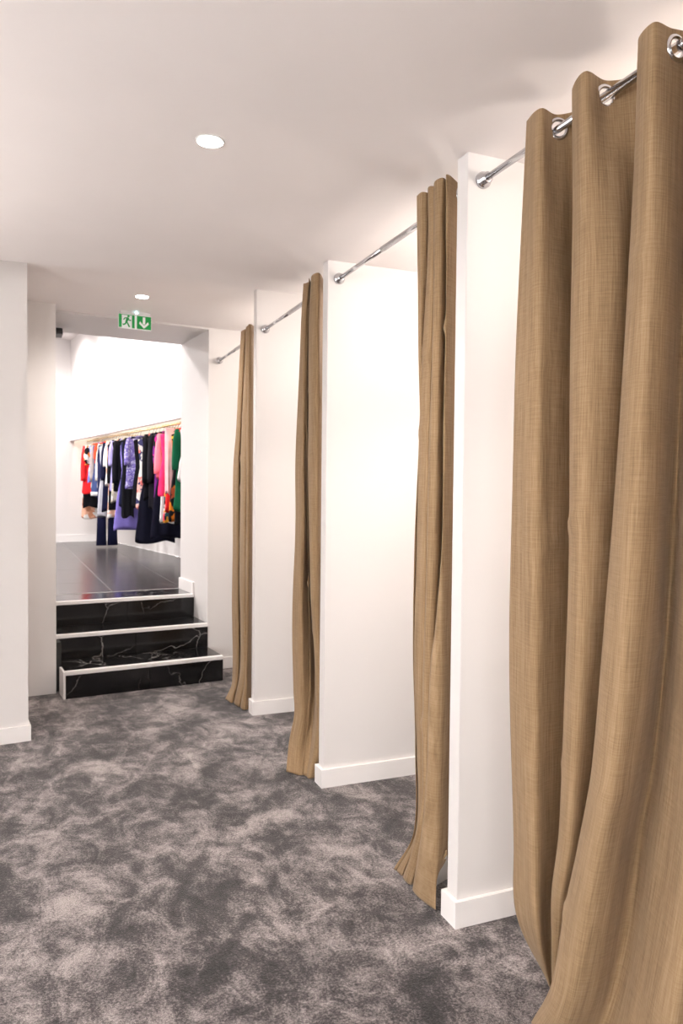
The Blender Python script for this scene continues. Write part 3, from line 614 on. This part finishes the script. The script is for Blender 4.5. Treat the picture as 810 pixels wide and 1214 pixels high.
# ------------------------------------------------------------------ clothes rail and clothes
GARMENTS = [
('dress', 'brown_print', 12.17, 0.187, 0.96, 'long brown, white and peach patterned dress nearest the far white wall') ,
('skirt', 'black', 12.07, 0.192, 1.14, 'black skirt hanging between the brown patterned dress and the red tunic') ,
('top', 'red', 11.98, 0.247, 1.36, 'bright red tunic at the far end of the clothes rail') ,
('top', 'mono_print', 11.88, 0.226, 1.8, 'short orange, black and white print blouse in front of the red tunic') ,
('dress', 'blue_print', 11.67, 0.22, 1.53, 'narrow blue and white print top between the red tunic and the taupe blouse') ,
('top', 'taupe', 11.55, 0.22, 1.42, 'taupe blouse hanging left of the denim blue shirt') ,
('dress', 'denim', 11.45, 0.22, 1.32, 'denim blue shirt with a white band along its hem') ,
('top', 'vermilion', 11.33, 0.219, 1.82, 'short vermilion top with an orange collar, left of the cream blouse') ,
('top', 'cream', 11.23, 0.207, 1.46, 'long cream blouse with flared cuffs on the far third of the rail') ,
('trousers', 'navy', 11.13, 0.221, 0.6, 'long dark navy trousers whose flared legs almost reach the tiles') ,
('dress', 'pale_grey', 11.04, 0.234, 1.03, 'pale grey tunic whose hem shows above the navy trousers') ,
('top', 'ink', 10.93, 0.22, 1.11, 'ink blue cardigan between the cream blouse and the white shirt') ,
('top', 'white', 10.79, 0.21, 1.48, 'white shirt with a loose sleeve beside the pale lavender blouse') ,
('top', 'peach_print', 10.69, 0.207, 1.02, 'peach and coral patterned tunic peeking out over the navy trousers') ,
('jacket', 'black', 10.59, 0.222, 1.15, 'black cardigan over the peach tunic, behind the lavender blouse') ,
('top', 'lavender', 10.49, 0.231, 1.41, 'pale lavender blouse on the middle of the far half of the rail') ,
('dress', 'beige_print', 10.4, 0.218, 1.25, 'beige patterned top showing below the black blazer') ,
('jacket', 'black', 10.3, 0.234, 1.41, 'black blazer between the lavender blouse and the lilac dress') ,
('flare', 'lilac', 10.14, 0.22, 0.89, 'long lilac dress with a wide skirt') ,
('dress', 'navy', 10.01, 0.22, 1.2, 'navy dress in front of the lilac skirt') ,
('skirt', 'black', 9.91, 0.221, 1.06, 'dark skirt hanging over the lilac dress') ,
('top', 'violet_print', 9.79, 0.22, 1.45, 'periwinkle tunic with a fine white print') ,
('dress', 'black', 9.45, 0.221, 1.21, 'black sleeveless dress between the periwinkle tunic and the floral strip') ,
('dress', 'floral_print', 9.28, 0.219, 1.19, 'white, coral and navy floral dress squeezed between black garments') ,
('flare', 'midnight', 9.18, 0.223, 0.77, 'longest black evening dress, its hem just above the tiles') ,
('jacket', 'black', 9.04, 0.221, 1.31, 'black jacket hanging in front of the longest black dress') ,
('jacket', 'charcoal', 8.89, 0.206, 1.2, 'charcoal jacket left of the magenta print blouse') ,
('top', 'magenta_print', 8.79, 0.171, 1.2, 'purple and magenta print blouse behind the coral pink blouse') ,
('flare', 'midnight', 8.7, 0.193, 0.86, 'wide black skirted dress below the pink and red garments') ,
('top', 'coral', 8.6, 0.206, 1.57, 'short coral pink blouse with a wide sleeve') ,
('dress', 'white', 8.5, 0.178, 1.05, 'slim white dress showing below the hot pink dress') ,
('dress', 'hot_pink', 8.4, 0.237, 1.37, 'hot pink dress on the near part of the rail') ,
('dress', 'multi_print', 8.3, 0.211, 1.07, 'multicoloured print dress under the red dress') ,
('dress', 'red', 8.21, 0.216, 1.19, 'red dress between the pale pink scarf and the dark floral dress') ,
('scarf', 'pale_pink', 8.11, 0.26, 1.39, 'pale pink scarf draped beside the hot pink dress') ,
('dress', 'dark_floral', 8.01, 0.246, 1.09, 'black dress with orange and yellow flowers left of the green blouse') ,
('dress', 'black', 7.91, 0.219, 1.05, 'black dress under the green blouse') ,
('top', 'green', 7.81, 0.287, 1.21, 'emerald green blouse close to the doorway edge') ,
('dress', 'white', 7.72, 0.253, 1.53, 'white blouse nearest the doorway edge, half hidden') ,
]
RA, RZ_ = 3.09, 2.195
cr = empty('clothes_rail', U(RA, 9.9, RZ_), UH); tag(cr, 'long brass coloured clothes rail in the niche of the upper shop', 'clothes rail')
MB().tube([(0, -2.9, 0), (0, FB-9.9-.003, 0)], .011, 14).build('bar', BRASS, cr, True)
for yy in (-2.6, -.9, .8, 2.4):
    MB().tube([(0, yy, 0), (.1, yy, .0), (BA-RA-.002, yy, 0)], .007, 10).build('bracket', BRASS, cr, True)

def body(width, zt, zb, kind, seed):
    """closed garment tube, local x across, y along the rail, z up; origin on the rail"""
    rnd = random.Random(seed); n = 36; m = MB(); L_ = zt-zb; ph = rnd.uniform(0, 6)
    prof = {
     'top':    [(0, .25), (.03, .34), (.09, .90), (.22, .86), (.5, .80), (.8, .86), (1, .92)],
     'jacket': [(0, .25), (.03, .36), (.08, .97), (.22, .90), (.5, .82), (.8, .88), (1, .90)],
     'dress':  [(0, .25), (.03, .34), (.08, .88), (.22, .84), (.42, .76), (.7, .92), (1, 1.0)],
     'flare':  [(0, .22), (.03, .30), (.07, .72), (.20, .74), (.36, .64), (.7, .98), (1, 1.16)],
     'skirt':  [(0, .70), (.04, .74), (.3, .86), (.7, .96), (1, 1.0)],
     'scarf':  [(0, .95), (.04, 1.0), (.5, .97), (1, .9)],
    }[kind]
    def pr(t):
        for (t0, a), (t1, b) in zip(prof[:-1], prof[1:]):
            if t <= t1:
                s = (t-t0)/(t1-t0); s = s*s*(3-2*s); return a+(b-a)*s
        return prof[-1][1]
    lv = [0, .015, .03, .05, .08, .12, .18, .26, .35, .45, .56, .68, .8, .9, .97, 1.0]
    for t in lv:
        wd = width*pr(t); th_ = .012 + .013*min(1, t*4)
        for j in range(n):
            a = 2*pi*j/n; rip = 1 + .35*t*sin(7*a+ph) + .2*t*sin(11*a+2*ph)
            x = wd*cos(a); y = th_*sin(a)*rip + .004*t*sin(9*x/width+ph)
            z = zt - L_*t + (.02*sin(3*a+ph)*t if t > .95 else 0)
            m.v.append((x, y, z))
    for r in range(len(lv)-1):
        for j in range(n): m.f.append((r*n+j, r*n+(j+1) % n, (r+1)*n+(j+1) % n, (r+1)*n+j))
    m.f.append(tuple(range(n)))
    if kind != 'skirt': m.f.append(tuple(range((len(lv)-1)*n, len(lv)*n))[::-1])
    return m
def sleeve(width, zt, zb, sgn, ln, flare):
    m = MB(); x0 = sgn*(width-.058); pts = []; rr = []
    for k in range(9):
        t = k/8; pts.append((x0 + sgn*(.020*sin(t*2.2)), -.010 - .012*t, zt-.035 - ln*t)); rr.append((.034 + .010*t*flare) * (1 - .3*(1-t)*(t < .13)))
    m.tube(pts, rr, 14)
    m.v = [(x, (y+.01)*.62-.01, z) for x, y, z in m.v]
    return m
for k, (kind, fab, b, wd, zb, lab) in enumerate(GARMENTS):
    mt = FAB[fab]; pos = U(RA, b, RZ_)
    hg = empty('clothes_hanger', pos, UH); tag(hg, 'thin black hook hanger on the brass rail among the clothes', 'hanger', 'hangers on the clothes rail')
    hk = [(0, 0, -.085)] + [(0, 0, -.05), (.004, 0, -.035)] + [(.018*sin(a), 0, .018*cos(a)-.003) for a in (2.6, 2.0, 1.4, .7, 0, -.7, -1.3)]
    MB().tube(hk, .0028, 6).build('hook', BLACKP, hg, True)
    hw = min(.19, wd*.8)
    MB().tube([(-hw, 0, -.120), (-.05, 0, -.094), (0, 0, -.086), (.05, 0, -.094), (hw, 0, -.120)], .005, 6).build('arms', BLACKP, hg, True)
    nm = {'top': 'blouse', 'jacket': 'jacket', 'dress': 'dress', 'flare': 'long_dress', 'skirt': 'skirt', 'scarf': 'scarf', 'trousers': 'trousers'}[kind]
    g = empty(nm, pos, UH); tag(g, lab, nm.replace('long_', ''), 'clothes on the rail')
    zt = -.075 if kind not in ('skirt', 'trousers') else -.14
    zl = zb - RZ_
    if kind == 'trousers':
        cx = -wd + .15
        for s in (-1, 1):
            m = MB(); pts = [(cx+s*.068, 0, zt-.18), (cx+s*.072, 0, zt-.5), (cx+s*.076, 0, zt-.9), (cx+s*.082, 0, zl)]
            m.tube(pts, [.072, .066, .060, .074], 20); m.v = [(x, y*.5, z) for x, y, z in m.v]; m.build('leg', mt, g, True)
        m = MB(); m.tube([(cx, 0, zt-.24), (cx, 0, zt-.12), (cx, 0, zt)], [.145, .140, .12], 28); m.v = [(x, y*.25, z) for x, y, z in m.v]; m.build('hips', mt, g, True)
        MB().box(cx-.122, cx+.122, -.028, .028, zt-.035, zt+.004).build('waistband', mt, g, bevel=.006)
        continue
    if lab.startswith('dark skirt'):
        m = body(.085, zt, zl, kind, k); m.v = [(x - wd + .09, y, z) for x, y, z in m.v]; m.build('body', mt, g, True); continue
    if kind == 'scarf':
        m = body(.055, zt, zl, kind, k); m.v = [(x - wd + .06, y, z) for x, y, z in m.v]; m.build('drape', mt, g, True); continue
    body(wd, zt, zl, kind, k).build('body', mt, g, True)
    if kind in ('top', 'jacket'):
        ln = min(.58 if kind == 'jacket' else .34 + .2*((k*7) % 3)/2, zt-zl-.08)
        for s in (-1, 1): sleeve(wd, zt, zl, s, ln, 2.2 if fab in ('cream', 'coral', 'white') else .6).build('sleeve', mt, g, True)
    if kind in ('top', 'jacket', 'dress', 'flare'):
        m = MB(); m.ring((0, 0, zt+.002), (0, 0, 1), [(.050, -.012), (.056, -.012), (.054, .010), (.048, .010)], 20); m.v = [(x, y*.4, z) for x, y, z in m.v]; m.build('collar', mt, g, True)
    if lab.startswith('denim'):
        m = MB(); m.ring((0, 0, zl+.03), (0, 0, 1), [(wd*.98, -.03), (wd*1.02, -.03), (wd*1.02, .03), (wd*.98, .03)], 28); m.v = [(x, y*.24, z) for x, y, z in m.v]
        m.build('hem_band', FAB['white'], g, True)['label'] = 'white hem band'
